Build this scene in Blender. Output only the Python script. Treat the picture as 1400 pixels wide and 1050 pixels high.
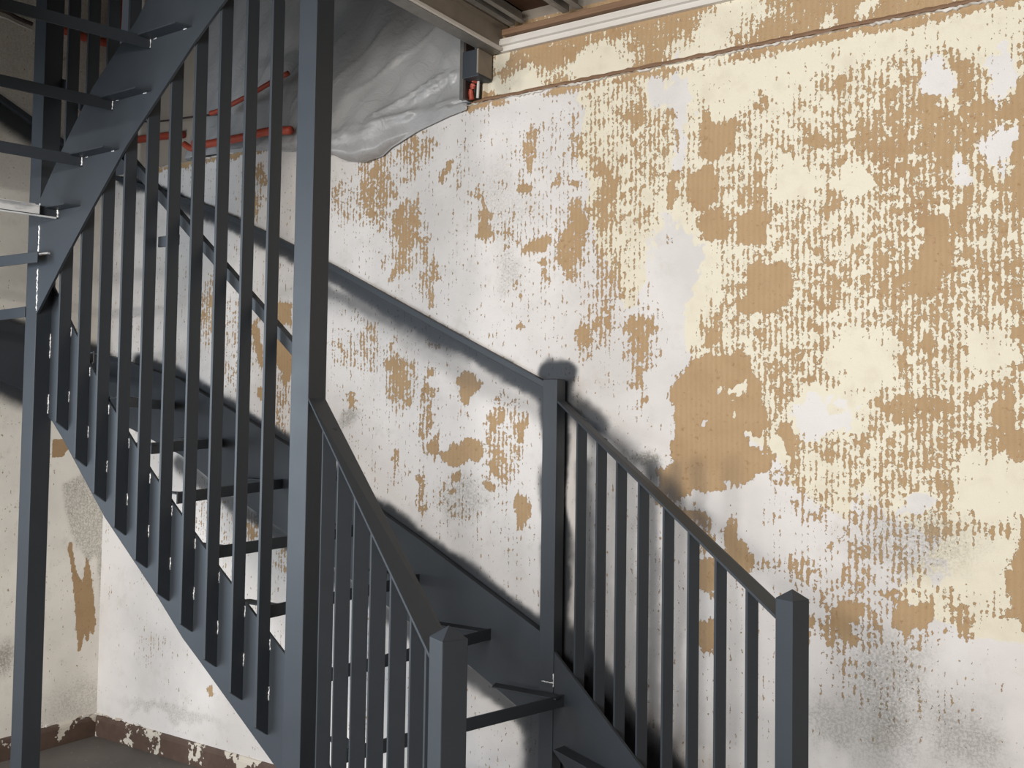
import bpy, math, random
import numpy as np
from mathutils import Matrix, Vector
random.seed(7); RNG = np.random.default_rng(7)
for o in list(bpy.data.objects): bpy.data.objects.remove(o, do_unlink=True)
SC = bpy.context.scene; COL = SC.collection

# ------------------------------------------------------------------ camera
# world: X along the peeling wall (right = +), Y into the wall, Z up, metres
F, YAW, PITCH, ROLL, EYE = 1374.5, 33.7, 2.24, .87, 1.69
def cam_axes():
    y, p, r = map(math.radians, (YAW, PITCH, ROLL))
    fw = np.array([-math.sin(y)*math.cos(p), math.cos(y)*math.cos(p), math.sin(p)])
    rt = np.array([math.cos(y), math.sin(y), 0.]); up = np.cross(rt, fw)
    return (math.cos(r)*rt+math.sin(r)*up, -math.sin(r)*rt+math.cos(r)*up, fw)
RT, UP, FW = cam_axes()
cd = bpy.data.cameras.new('camera'); cam = bpy.data.objects.new('camera', cd); COL.objects.link(cam)
cd.sensor_fit = 'HORIZONTAL'; cd.sensor_width = 36; cd.lens = F/1400*36; cd.clip_start = .05
m = Matrix.Identity(4)
for i in range(3):
    m[i][0], m[i][1], m[i][2] = RT[i], UP[i], -FW[i]
m[2][3] = EYE
cam.matrix_world = m
SC.camera = cam

# ------------------------------------------------------------------ world, lights, exposure
w = bpy.data.worlds.new('world'); SC.world = w; w.use_nodes = True
w.node_tree.nodes['Background'].inputs[0].default_value = (.75, .85, 1, 1)
w.node_tree.nodes['Background'].inputs[1].default_value = .06
def area(name, loc, target, sx, sy, power, col, spread=180):
    l = bpy.data.lights.new(name, 'AREA'); l.shape = 'RECTANGLE'; l.size = sx; l.size_y = sy
    l.energy = power; l.color = col; l.spread = math.radians(spread)
    o = bpy.data.objects.new(name, l); COL.objects.link(o); o.location = loc
    o.rotation_euler = (Vector(target)-Vector(loc)).to_track_quat('-Z', 'Y').to_euler()
    return o
# daylight through the window in the left wall and the shop front behind the camera; a site lamp
area('daylight_side_window', (-4.80, -.45, 1.75), (-2.6, 1.2, 1.45), 2.3, 1.7, 172, (.78, .89, 1))
area('daylight_shop_front', (-.6, -4.3, 2.05), (-1.6, 3, 1.4), 3.9, 2.0, 300, (1, .985, .96))
area('site_lamp', (-1.4, -2.9, 2.72), (-1.4, 3, 2.2), 1.8, .07, 125, (1, .96, .91))
VS = SC.view_settings; VS.view_transform = 'Standard'; VS.look = 'None'; VS.gamma = 1
VS.use_curve_mapping = False; VS.exposure = -0.04

# ------------------------------------------------------------------ helpers
def proj(P):
    d = np.array(P, float)-np.array([0, 0, EYE])
    return np.array([700+F*(d@RT)/(d@FW), 525-F*(d@UP)/(d@FW)])
def ray(x, y): return RT*((x-700)/F)-UP*((y-525)/F)+FW
def on_y(x, y, Y):
    d = ray(x, y); t = Y/d[1]; return (d[0]*t, Y, EYE+d[2]*t)
def on_x(x, y, X):
    d = ray(x, y); t = X/d[0]; return (X, d[1]*t, EYE+d[2]*t)

def link(name, me, parent=None, mat=None, smooth=False):
    o = bpy.data.objects.new(name, me); COL.objects.link(o)
    if mat: me.materials.append(mat)
    if smooth: me.polygons.foreach_set('use_smooth', [True]*len(me.polygons))
    if parent:
        o.parent = parent
    return o
def wloc(o):
    v = Vector((0, 0, 0))
    while o: v += o.location; o = o.parent
    return v
def obj(name, verts, faces, mat, parent=None, smooth=False, bevel=0, centre=True):
    V = np.array(verts, float)
    c = (V.min(0)+V.max(0))/2 if centre else np.zeros(3)
    me = bpy.data.meshes.new(name); me.from_pydata((V-c).tolist(), [], faces); me.update()
    o = link(name, me, parent, mat, smooth)
    o.location = Vector(c)-(wloc(parent) if parent else Vector((0, 0, 0)))
    if bevel:
        b = o.modifiers.new('edge', 'BEVEL'); b.width = bevel; b.segments = 2; b.limit_method = 'ANGLE'
    return o
BOXF = [(0, 3, 2, 1), (4, 5, 6, 7), (0, 1, 5, 4), (1, 2, 6, 5), (2, 3, 7, 6), (3, 0, 4, 7)]
def boxv(a, b):
    return [(a[0], a[1], a[2]), (b[0], a[1], a[2]), (b[0], b[1], a[2]), (a[0], b[1], a[2]),
            (a[0], a[1], b[2]), (b[0], a[1], b[2]), (b[0], b[1], b[2]), (a[0], b[1], b[2])]
def box(name, a, b, mat, parent=None, bevel=0):
    return obj(name, boxv(a, b), BOXF, mat, parent, bevel=bevel)
def prism(name, poly, off, mat, parent=None, bevel=0):
    """poly: list of 3D points (planar), extruded by vector off"""
    n = len(poly); P = np.array(poly, float); V = np.vstack([P, P+np.array(off)])
    nrm = np.zeros(3)
    for i in range(n): nrm += np.cross(P[i], P[(i+1) % n])
    idx = list(range(n))
    if nrm@np.array(off) > 0: idx = idx[::-1]
    f = [tuple(idx), tuple(i+n for i in reversed(idx))]
    for k in range(n):
        a, b = idx[k], idx[(k+1) % n]
        f.append((b, a, a+n, b+n))
    return obj(name, V, f, mat, parent, bevel=bevel)
def hexa(name, c8, mat, parent=None, bevel=0):
    """8 corners: bottom loop 4, top loop 4"""
    return obj(name, c8, BOXF, mat, parent, bevel=bevel)
def tube(name, pts, r, mat, parent=None, n=10, rj=0):
    P = np.array(pts, float); V = []; Fc = []
    for i in range(len(P)):
        t = P[min(i+1, len(P)-1)]-P[max(i-1, 0)]; t /= np.linalg.norm(t)
        a = np.cross(t, (0, 0, 1)) if abs(t[2]) < .9 else np.cross(t, (1, 0, 0))
        a /= np.linalg.norm(a); b = np.cross(t, a)
        rr = r*(1+rj*random.uniform(-1, 1))
        for k in range(n):
            q = 2*math.pi*k/n; V.append(P[i]+rr*(math.cos(q)*a+math.sin(q)*b))
    for i in range(len(P)-1):
        for k in range(n):
            Fc.append((i*n+k, i*n+(k+1) % n, (i+1)*n+(k+1) % n, (i+1)*n+k))
    Fc.append(tuple(range(n))[::-1]); Fc.append(tuple((len(P)-1)*n+k for k in range(n)))
    return obj(name, V, Fc, mat, parent, smooth=True)
def smooth_path(pts, n=6):
    P = [np.array(p, float) for p in pts]; P = [2*P[0]-P[1]]+P+[2*P[-1]-P[-2]]; out = []
    for i in range(1, len(P)-2):
        for k in range(n):
            t = k/n; a, b, c, d = P[i-1], P[i], P[i+1], P[i+2]
            out.append(.5*(2*b+(c-a)*t+(2*a-5*b+4*c-d)*t*t+(3*b-a-3*c+d)*t**3))
    return out+[P[-2]]
def thing(name, label, cat, loc=(0, 0, 0), group=None):
    o = bpy.data.objects.new(name, None); COL.objects.link(o); o.location = loc; o.empty_display_size = .2
    return tag(o, label, cat, group)
def tag(o, label, cat, group=None):
    o['label'] = label; o['category'] = cat
    if group: o['group'] = group
    return o
def struct(o, label=None, cat=None):
    o['kind'] = 'structure'
    if label: o['label'] = label
    if cat: o['category'] = cat
    return o
def lin(r, g, b):
    return tuple(((c/255)/12.92 if c/255 <= .04045 else ((c/255+.055)/1.055)**2.4) for c in (r, g, b))+(1,)

# ------------------------------------------------------------------ materials
class NT:
    def __init__(s, name):
        s.m = bpy.data.materials.new(name); s.m.use_nodes = True; s.t = s.m.node_tree; s.n = s.t.nodes
        s.b = s.n['Principled BSDF']
        s.co = s.n.new('ShaderNodeTexCoord').outputs['Object']
    def L(s, a, b): s.t.links.new(a, b)
    def val(s, sock, v):
        if hasattr(v, 'is_linked'): s.L(v, sock)
        else: sock.default_value = v
    def noise(s, scale, detail=3, rough=.55, co=None, stretch=None, dist=0):
        n = s.n.new('ShaderNodeTexNoise'); n.inputs['Scale'].default_value = scale
        n.inputs['Detail'].default_value = detail; n.inputs['Roughness'].default_value = rough
        n.inputs['Distortion'].default_value = dist
        c = co or s.co
        if stretch:
            mp = s.n.new('ShaderNodeMapping'); mp.inputs['Scale'].default_value = stretch; s.L(c, mp.inputs[0]); c = mp.outputs[0]
        s.L(c, n.inputs['Vector']); return n.outputs['Fac']
    def vor(s, scale, stretch=None, feature='F1'):
        n = s.n.new('ShaderNodeTexVoronoi'); n.inputs['Scale'].default_value = scale; n.feature = feature
        c = s.co
        if stretch:
            mp = s.n.new('ShaderNodeMapping'); mp.inputs['Scale'].default_value = stretch; s.L(c, mp.inputs[0]); c = mp.outputs[0]
        s.L(c, n.inputs['Vector']); return n.outputs['Distance']
    def math(s, op, a, b=0., c=None):
        n = s.n.new('ShaderNodeMath'); n.operation = op; s.val(n.inputs[0], a); s.val(n.inputs[1], b)
        if c is not None: s.val(n.inputs[2], c)
        return n.outputs[0]
    def sstep(s, x, lo, hi):
        n = s.n.new('ShaderNodeMapRange'); n.interpolation_type = 'SMOOTHSTEP'
        s.val(n.inputs['Value'], x); n.inputs['From Min'].default_value = lo; n.inputs['From Max'].default_value = hi
        return n.outputs['Result']
    def mix(s, f, a, b):
        n = s.n.new('ShaderNodeMix'); n.data_type = 'RGBA'; s.val(n.inputs[0], f); s.val(n.inputs[6], a); s.val(n.inputs[7], b)
        return n.outputs[2]
    def bump(s, h, dist=.002, strength=1., prev=None):
        n = s.n.new('ShaderNodeBump'); n.inputs['Distance'].default_value = dist; n.inputs['Strength'].default_value = strength
        s.val(n.inputs['Height'], h)
        if prev: s.L(prev, n.inputs['Normal'])
        return n.outputs[0]
    def done(s, col=None, rough=None, metal=None, nrm=None, spec=None):
        if col is not None: s.val(s.b.inputs['Base Color'], col)
        if rough is not None: s.val(s.b.inputs['Roughness'], rough)
        if metal is not None: s.val(s.b.inputs['Metallic'], metal)
        if spec is not None: s.val(s.b.inputs['Specular IOR Level'], spec)
        if nrm is not None: s.L(nrm, s.b.inputs['Normal'])
        return s.m

def m_steel():
    t = NT('anthracite_paint')
    n = t.noise(9, 3); f = t.noise(700, 2)
    c = t.mix(n, (.030, .036, .0435, 1), (.038, .045, .054, 1))
    return t.done(c, t.math('MULTIPLY_ADD', n, .14, .46), 0, t.bump(f, .0006, .3), .42)
def m_bare():
    t = NT('bare_steel'); n = t.noise(5, 4, stretch=(2, 1, 5)); s = t.sstep(n, .48, .66)
    return t.done(t.mix(s, (.95, .95, .95, 1), (.45, .46, .47, 1)), t.math('MULTIPLY_ADD', n, .3, .25), .35, t.bump(t.noise(180, 3), .001, .6))
def m_plain(name, c, rough=.7, n=.12, scale=20, bumpd=.0015, metal=0):
    t = NT(name); f = t.noise(scale, 5)
    a = tuple(x*(1-n*1.5) for x in c[:3])+(1,); b = tuple(min(1, x*(1+n)) for x in c[:3])+(1,)
    return t.done(t.mix(f, a, b), rough, metal, t.bump(t.noise(scale*4, 4), bumpd, .5))
STEEL = m_steel(); BARE = m_bare()

WHITE = lin(222, 217, 213); CREAM = lin(224, 216, 196); BROWN = lin(180, 152, 118); BROWN_D = lin(146, 108, 74)
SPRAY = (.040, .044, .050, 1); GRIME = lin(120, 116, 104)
def m_peel(name, white=WHITE):
    """paint over ochre plaster: attribute 'wear' R = how far the paint is off, G = cream coat, B = grey overspray and other dark bands, A = mould"""
    t = NT(name)
    at = t.n.new('ShaderNodeAttribute'); at.attribute_name = 'wear'
    sp = t.n.new('ShaderNodeSeparateColor'); t.L(at.outputs['Color'], sp.inputs[0])
    P, G, B = sp.outputs; A = at.outputs['Alpha']
    # combed glue lines: vertical stripes with wobble
    sx = t.n.new('ShaderNodeSeparateXYZ'); t.L(t.co, sx.inputs[0])
    wob = t.noise(7, 3, stretch=(1, 1, .5)); wob2 = t.noise(60, 2)
    xx = t.math('ADD', t.math('MULTIPLY', sx.outputs[0], 330.), t.math('ADD', t.math('MULTIPLY', wob, 9.), t.math('MULTIPLY', wob2, 3.)))
    st = t.math('MULTIPLY_ADD', t.math('SINE', xx, 0.), .5, .5)
    bead = t.noise(48, 3, .72); chip = t.noise(115, 2, .7, stretch=(1, 1, .8))
    big = t.noise(6, 3, stretch=(1, 1, .6))
    lane = t.noise(85, 1, stretch=(1, 1, .05))
    dash = t.noise(55, 2, .6, stretch=(1.2, 1, .40))
    fine = t.noise(210, 2, .65, stretch=(1, 1, .6))
    blot = t.noise(24, 3, .65)
    v = P
    for n_, a_ in ((st, .27), (lane, .30), (dash, .45), (fine, .40), (bead, .95), (chip, .80)):
        v = t.math('ADD', v, t.math('MULTIPLY', t.math('SUBTRACT', n_, .5), a_))
    pm = t.math('MULTIPLY_ADD', t.sstep(P, .20, .40), .8, .2)
    for n_, a_ in ((big, .55), (blot, 1.0)):
        v = t.math('ADD', v, t.math('MULTIPLY', pm, t.math('MULTIPLY', t.math('SUBTRACT', n_, .5), a_)))
    ex = t.sstep(v, .485, .515)
    # ochre plaster
    bn = t.noise(10, 5); bs = t.sstep(t.noise(55, 4), .60, .72); bl = t.sstep(t.noise(5, 4), .55, .75)
    ochre = t.mix(bn, lin(164, 136, 101), lin(188, 160, 125))
    ochre = t.mix(t.math('MULTIPLY', bs, .55), ochre, BROWN_D)
    ochre = t.mix(t.math('MULTIPLY', t.sstep(t.noise(160, 2), .64, .70), .5), ochre, lin(128, 92, 62))
    ochre = t.mix(t.math('MULTIPLY', st, .16), ochre, lin(150, 118, 84))
    ochre = t.mix(t.math('MULTIPLY', bl, .5), ochre, lin(154, 120, 86))
    # paint coats
    wn = t.noise(2.4, 4)
    wh = t.mix(t.sstep(wn, .35, .7), white, tuple(x*.86 for x in white[:3])+(1,))
    wh = t.mix(t.math('MULTIPLY', t.sstep(t.noise(9, 6, .7), .52, .75), .35), wh, lin(186, 180, 168))
    g = t.math('ADD', G, t.math('MULTIPLY', t.math('SUBTRACT', t.noise(26, 5, .65, stretch=(1, 1, .6)), .5), 1.5))
    g = t.math('ADD', g, t.math('MULTIPLY', t.math('SUBTRACT', t.noise(9, 4, .65), .5), .9))
    cr = t.mix(t.sstep(t.noise(14, 4), .45, .75), CREAM, lin(216, 207, 186))
    paint = t.mix(t.sstep(g, .42, .58), wh, cr)
    col = t.mix(ex, paint, ochre)
    # mould
    gm = t.math('MULTIPLY', t.math('MULTIPLY', A, 1.25), t.math('MULTIPLY_ADD', t.sstep(t.math('ADD', t.noise(110, 4, .75), t.math('MULTIPLY', A, .22)), .48, .68), .75, .30))
    col = t.mix(gm, col, GRIME)
    # overspray and other dark bands, grainy at their edges
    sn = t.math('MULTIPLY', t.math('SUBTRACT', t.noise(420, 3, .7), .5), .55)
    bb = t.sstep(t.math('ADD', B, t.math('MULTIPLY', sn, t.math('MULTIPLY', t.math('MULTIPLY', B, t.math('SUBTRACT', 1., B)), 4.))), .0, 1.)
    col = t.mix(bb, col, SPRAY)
    h = t.math('SUBTRACT', 1., ex)
    nb = t.bump(h, .0042, 1.)
    pit = t.math('ADD', t.math('MULTIPLY', t.noise(90, 5, .7), .6), t.math('MULTIPLY', t.noise(330, 3), .4))
    nb = t.bump(pit, .0022, .55, nb)
    return t.done(col, t.math('SUBTRACT', .88, t.math('MULTIPLY', bb, .35)), 0, nb, .25)
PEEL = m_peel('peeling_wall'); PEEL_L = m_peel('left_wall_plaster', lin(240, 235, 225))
def m_base():
    t = NT('chipped_brown_paint'); at = t.noise(6.0, 5, .60); f = t.noise(45, 4)
    chip = t.sstep(t.math('ADD', at, t.math('MULTIPLY', t.math('SUBTRACT', f, .5), .18)), .555, .568)
    br = t.mix(t.noise(25, 4), lin(72, 55, 47), lin(98, 80, 70))
    return t.done(t.mix(chip, br, lin(206, 198, 184)), .55, 0, t.bump(t.math('SUBTRACT', 1., chip), .0025, .9))
def m_floor():
    t = NT('grey_concrete'); c = t.mix(t.noise(4, 6), lin(78, 73, 68), lin(108, 102, 95))
    c = t.mix(t.math('MULTIPLY', t.sstep(t.noise(38, 4), .66, .72), .5), c, lin(150, 145, 138))
    return t.done(c, .75, 0, t.bump(t.noise(60, 5), .002, .5))
def m_wood(name, a, b, axis=(1, 14, 14), rough=.7):
    t = NT(name); n = t.noise(6, 5, .6, stretch=axis, dist=.6)
    return t.done(t.mix(n, a, b), rough, 0, t.bump(t.noise(30, 4, stretch=axis), .002, .5))
def m_plastic():
    t = NT('milky_polythene'); n = t.noise(3, 4); f = t.noise(11, 6, .62, dist=2.2)
    c = t.mix(n, (.54, .535, .53, 1), (.68, .675, .675, 1))
    nb = t.bump(f, .018, .45)
    t.b.inputs['Transmission Weight'].default_value = 0
    t.b.inputs['Alpha'].default_value = .86
    t.b.inputs['Subsurface Weight'].default_value = 0
    m = t.done(c, .20, 0, nb, .8)
    tr = t.n.new('ShaderNodeBsdfTranslucent'); tr.inputs[0].default_value = (.6, .6, .62, 1); t.L(nb, tr.inputs[1])
    mx = t.n.new('ShaderNodeMixShader'); mx.inputs[0].default_value = .25
    out = t.n['Material Output']; t.L(t.b.outputs[0], mx.inputs[1]); t.L(tr.outputs[0], mx.inputs[2]); t.L(mx.outputs[0], out.inputs[0])
    return m
FLOORM = m_floor(); BASEM = m_base()
BOARD = m_wood('dark_ceiling_boards', lin(74, 50, 36), lin(112, 80, 58), (14, 1, 14))
BATTEN = m_wood('brown_batten', lin(100, 74, 56), lin(146, 114, 86), (1, 14, 14))
TRIMW = m_plain('white_trim', lin(212, 206, 198), .5, .05, 8)
PLASTIC = m_plastic()
ORANGE = m_plain('orange_conduit', lin(176, 74, 52), .5, .14, 30)
GALV = m_plain('galvanised_steel', (.21, .20, .185, 1), .45, .2, 30, .0008, .5)
RUSTY = m_plain('primed_steel', lin(140, 130, 118), .6, .2, 14, .001, .2)
DULLP = m_plain('dull_plaster', lin(186, 172, 156), .9, .14, 6, .003)
ROOMW = m_plain('room_plaster', lin(150, 140, 128), .9, .06, 4, .002)
CABLE = m_plain('dark_cable', lin(58, 46, 42), .6)
WCABLE = m_plain('white_cable', lin(206, 202, 196), .5, .05)

# ------------------------------------------------------------------ wear maps (wall coordinates)
class Wear:
    def __init__(s, a, b, step):
        s.a = np.arange(a[0], a[1]+step/2, step); s.b = np.arange(b[0], b[1]+step/2, step)
        s.A, s.B = np.meshgrid(s.a, s.b); sh = s.A.shape
        s.ch = {k: np.zeros(sh) for k in 'pgsm'}; s.step = step
        s.A0, s.B0 = s.A, s.B            # ragged outlines: shapes are evaluated on a warped grid
        def vn(fq):
            X = s.A0*fq+50; Y = s.B0*fq+50; T = RNG.random((400, 400)); i = X.astype(int) % 399; j = Y.astype(int) % 399
            u = X-np.floor(X); v = Y-np.floor(Y); u = u*u*(3-2*u); v = v*v*(3-2*v)
            return (T[i, j]*(1-u)+T[i+1, j]*u)*(1-v)+(T[i, j+1]*(1-u)+T[i+1, j+1]*u)*v-.5
        s.A = s.A0+.060*vn(7)+.040*vn(17)+.034*vn(42)+.018*vn(85); s.B = s.B0+.050*vn(6)+.044*vn(15)+.040*vn(40)+.018*vn(80)
    def ell(s, c, r, soft=.8):
        d = np.sqrt(((s.A-c[0])/r[0])**2+((s.B-c[1])/r[1])**2)
        return np.clip((1-d)/soft+.5, 0, 1) if soft else (d < 1)*1.
    def poly(s, pts, blur=1):
        x, y = s.A, s.B; ins = np.zeros(x.shape, bool); n = len(pts)
        for i in range(n):
            x1, y1 = pts[i]; x2, y2 = pts[(i+1) % n]
            if y1 == y2: continue
            c = ((y1 > y) != (y2 > y)) & (x < (x2-x1)*(y-y1)/(y2-y1)+x1); ins ^= c
        f = ins.astype(float)
        for _ in range(blur):
            p = np.pad(f, 1, mode='edge'); f = (p[1:-1, 1:-1]*2+p[:-2, 1:-1]+p[2:, 1:-1]+p[1:-1, :-2]+p[1:-1, 2:])/6
        return f
    def seg(s, p, q):
        p = np.array(p); q = np.array(q); d = q-p; L = d@d
        t = np.clip(((s.A-p[0])*d[0]+(s.B-p[1])*d[1])/L, 0, 1)
        return np.hypot(s.A-p[0]-t*d[0], s.B-p[1]-t*d[1])
    def line(s, pts):
        return np.min([s.seg(pts[i], pts[i+1]) for i in range(len(pts)-1)], axis=0)
    def mx(s, k, f, v=1.): s.ch[k] = np.maximum(s.ch[k], f*v)
    def cut(s, k, f): s.ch[k] = s.ch[k]*(1-f)
    def grid(s, name, mapf, mat, keep=None):
        nb, na = s.A.shape; V = mapf(s.A0.ravel(), s.B0.ravel())
        i = np.arange((nb-1)*(na-1)); r = i//(na-1); c = i % (na-1); q = r*na+c
        Fc = np.stack([q, q+1, q+na+1, q+na], 1)
        me = bpy.data.meshes.new(name); me.from_pydata(V.tolist(), [], Fc.tolist()); me.update()
        at = me.attributes.new('wear', 'FLOAT_COLOR', 'POINT')
        C = np.stack([s.ch[k].ravel() for k in 'pgsm'], 1).astype(np.float32)
        at.data.foreach_set('color', C.ravel())
        return link(name, me, None, mat)

YW = 3.30                      # the peeling wall
def P2(x, y): q = on_y(x, y, YW); return (q[0], q[2])
def PP(flat, ox, oy, sc): return [P2(ox+flat[i]/sc, oy+flat[i+1]/sc) for i in range(0, len(flat), 2)]
W = Wear((-4.83, .62), (0, 3.30), .01)
def E_(x0, y0, x1, y1, ox, oy, sc):
    """ellipse from a box"""
    a = P2(ox+x0/sc, oy+y0/sc); b = P2(ox+x1/sc, oy+y1/sc)
    return W.ell(((a[0]+b[0])/2, (a[1]+b[1])/2), (abs(b[0]-a[0])/2*1.08+.004, abs(a[1]-b[1])/2*1.08+.004))
def stripes(v, boxes, fr):
    for bx in boxes:
        k = bx[4] if len(bx) > 4 else v
        W.mx('p', E_(*bx[:4], *fr), k-.07 if k < .7 else k-.02)
def solid(polys, fr, v=1.35):
    for p in polys: W.mx('p', W.poly(PP(p, *fr), 3), v)
def clean(boxes, fr, k=1.):
    for bx in boxes: W.cut('p', E_(*bx[:4], *fr)*(bx[4] if len(bx) > 4 else k))
ZA = (850, 0, 2.542); ZB = (850, 400, 2.542); ZC = (1000, 750, 3.5); ZD = (440, 180, 3.5); ZE = (440, 420, 3.5); PX = (0, 0, 1)
# general level of loss
W.ch['p'] += .18
def base(pts, v): W.ch['p'] = np.maximum(W.ch['p'], W.poly([P2(*p) for p in pts], 6)*v)
base([(905, 60), (1420, 0), (1420, 760), (1260, 800), (1000, 660), (905, 500)], .40)
base([(1080, 160), (1420, 60), (1420, 700), (1180, 690), (1050, 560)], .46)
base([(1180, 120), (1420, 60), (1420, 420), (1200, 420)], .55)
base([(800, 120), (910, 95), (925, 440), (800, 400)], .40)
base([(1010, 640), (1400, 640), (1400, 860), (1100, 850)], .43)
base([(690, 190), (830, 120), (880, 480), (720, 350)], .28)
stripes(.55, [(430, 170, 860, 1040, .50), (860, 380, 1370, 1040, .60), (0, 250, 175, 900, .52), (1040, 170, 1290, 340, .74), (880, 440, 1370, 780, .66),
              (20, 340, 100, 470, .74), (820, 370, 1000, 560, .70), (1000, 330, 1140, 560, .78), (430, 580, 515, 730, .74), (690, 590, 745, 760, .72),
              (500, 230, 850, 560, .52), (1150, 330, 1370, 480, .80)], ZA)
solid([[255,355,300,380,340,430,400,425,410,470,380,550,330,560,275,510,258,430], [265,600,340,570,372,650,340,712,258,712,250,650],
       [250,745,330,730,385,765,380,800,300,825,250,780], [400,742,470,728,510,800,500,850,420,842,400,790],
       [420,912,560,905,592,930,570,1000,560,1060,395,1060,410,960], [440,312,490,300,515,350,490,382,445,360], [692,185,740,182,752,215,715,228],
       [690,282,760,285,752,335,700,320], [1022,745,1120,740,1142,820,1135,960,1090,1010,1030,1000], [163,362,178,362,180,520,168,510],
       [176,600,216,600,212,650,200,745,180,745], [230,205,300,198,292,232,250,250], [385,160,560,128,650,128,655,160,560,150,420,190],
       [850,72,1000,48,1000,72,860,102], [1369,280,1420,270,1420,770,1369,770], [1145,560,1200,600,1190,780,1160,850,1140,740],
       [540,235,570,250,562,310,545,300], [610,490,735,490,700,515,620,505]], ZA)
stripes(.5, [(430, 0, 1340, 640, .52), (700, 560, 1340, 1060, .50), (0, 40, 170, 300, .56), (830, 350, 1180, 450, .78), (1020, 120, 1110, 230, .78),
             (20, 60, 110, 230, .80), (50, 250, 100, 390, .80), (270, 90, 380, 170, .82), (230, 730, 300, 900, .72), (540, 640, 640, 700, .6),
             (1190, 300, 1330, 420, .68), (1180, 420, 1240, 600, .62)], ZB)
solid([[285,207,350,235,430,210,435,290,480,350,490,470,520,560,500,640,420,700,330,690,210,650,190,720,172,690,170,600,200,560,165,490,175,300,222,312,240,250],
       [545,470,590,450,632,520,600,580,637,640,570,640], [380,10,520,-10,520,60,440,70], [400,790,430,850,465,930,460,980,400,960,380,880],
       [1338,300,1366,300,1366,590,1330,590], [1369,140,1420,140,1420,260,1369,260], [1369,400,1420,400,1420,580,1369,580],
       [1366,790,1420,720,1420,1060,1366,1060]], ZB)
stripes(.5, [(440, 250, 610, 490, .84), (480, 500, 600, 620, .74), (1110, 150, 1190, 500, .72), (130, 0, 620, 180, .44), (620, 0, 1300, 500, .50), (770, 160, 812, 300, .9),
             (640, 300, 760, 470, .66), (380, 340, 410, 400, .8), (370, 440, 392, 490, .9), (940, 820, 965, 1000, .55), (830, 560, 880, 640, .6)], ZC)
solid([[770,300,1015,290,1018,370,930,400,770,400], [1320,0,1420,0,1420,380,1390,380,1360,350,1352,470,1318,460], [455,300,580,290,600,370,560,460,500,400]], ZC)
stripes(.6, [(180, 100, 330, 480, .62), (330, 40, 525, 190, .60), (345, 290, 475, 640, .72), (60, 190, 180, 460, .48), (488, 430, 522, 860, .66), (345, 640, 395, 720, .72),
             (640, 10, 690, 340, .36), (715, 270, 790, 340, .66), (770, 370, 815, 560, .86), (815, 380, 960, 570, .50), (1005, -10, 1045, 150, .74), (1080, 200, 1135, 255, .74),
             (1080, 340, 1400, 660, .52), (1140, 350, 1255, 690, .86), (1290, 130, 1420, 460, .84), (1300, 530, 1420, 1050, .62), (1215, 900, 1305, 1060, .76),
             (1220, 660, 1400, 900, .44), (1120, 0, 1420, 130, .46), (930, 680, 950, 820, .5), (1060, 640, 1085, 760, .6), (280, 540, 350, 660, .42), (860, 200, 900, 300, .45)], ZD)
solid([[578,160,590,148,600,200,588,235,575,200], [948,240,990,222,1010,260,985,288,950,275], [1170,235,1222,232,1225,262,1185,272], [965,520,1040,505,1080,515,1082,555,970,555],
       [1062,570,1095,590,1090,630,1060,620], [738,40,768,38,765,62,745,68], [935,910,968,908,968,938,940,938], [1075,210,1100,215,1098,250,1078,240],
       [370,312,395,318,420,420,385,460,365,400], [215,360,255,350,252,440,225,400], [1160,380,1215,370,1230,470,1180,480], [1150,560,1230,570,1215,690,1150,640]], ZD)
stripes(.6, [(300, 180, 445, 520, .60), (345, 200, 390, 470, .78), (30, 60, 330, 300, .48), (125, 385, 170, 475, .78), (790, 415, 970, 870, .50), (830, 500, 875, 600, .78),
             (830, 680, 868, 800, .80), (925, 575, 972, 690, .80), (468, 790, 500, 1010, .72), (480, 300, 508, 690, .62), (300, 700, 445, 850, .40), (560, 780, 715, 1000, .42),
             (688, 900, 712, 990, .64), (330, 670, 365, 720, .7), (1210, 60, 1310, 230, .74)], ZE)
solid([[580,672,640,662,720,655,760,645,776,690,735,700,700,732,612,725], [620,765,670,762,668,788,615,788], [725,772,755,775,750,795,728,792], [778,815,820,810,822,850,790,862],
       [835,805,905,850,880,862,840,850], [605,818,640,820,635,845,608,842], [690,345,720,338,750,395,718,440,712,492,682,488,676,412], [515,625,545,622,552,675,525,680],
       [512,275,545,268,552,320,520,332], [520,382,545,380,548,448,522,448], [660,508,682,505,686,548,668,552], [518,152,548,155,540,190,520,182],
       [950,905,995,910,1010,970,990,1060,962,1030,925,950]], ZE)
# behind the balusters and under the stairs
solid([[347,448,354,441,360,470,362,498,356,500,347,475], [378,412,399,409,399,449,390,440,378,449], [378,462,400,458,400,502,388,520,378,495], [282,395,290,400,290,440,284,436],
       [356,522,362,518,362,540,352,545], [286,940,294,934,296,950,289,952],
       [930,655,962,690,958,722,930,700], [952,768,985,762,992,800,960,812], [955,850,975,835,978,892,955,890], [1000,705,1030,740,1032,786,1010,776,990,735],
       [905,640,922,655,920,690,906,680]], PX)
stripes(.5, [(272, 375, 300, 470, .56), (300, 400, 345, 540, .44), (250, 630, 350, 770, .36), (325, 690, 352, 745, .62), (185, 855, 235, 925, .50), (380, 740, 400, 800, .5),
             (365, 500, 400, 600, .5), (150, 800, 158, 830, .5), (335, 250, 360, 300, .5), (345, 230, 362, 250, .7)], PX)
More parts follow.
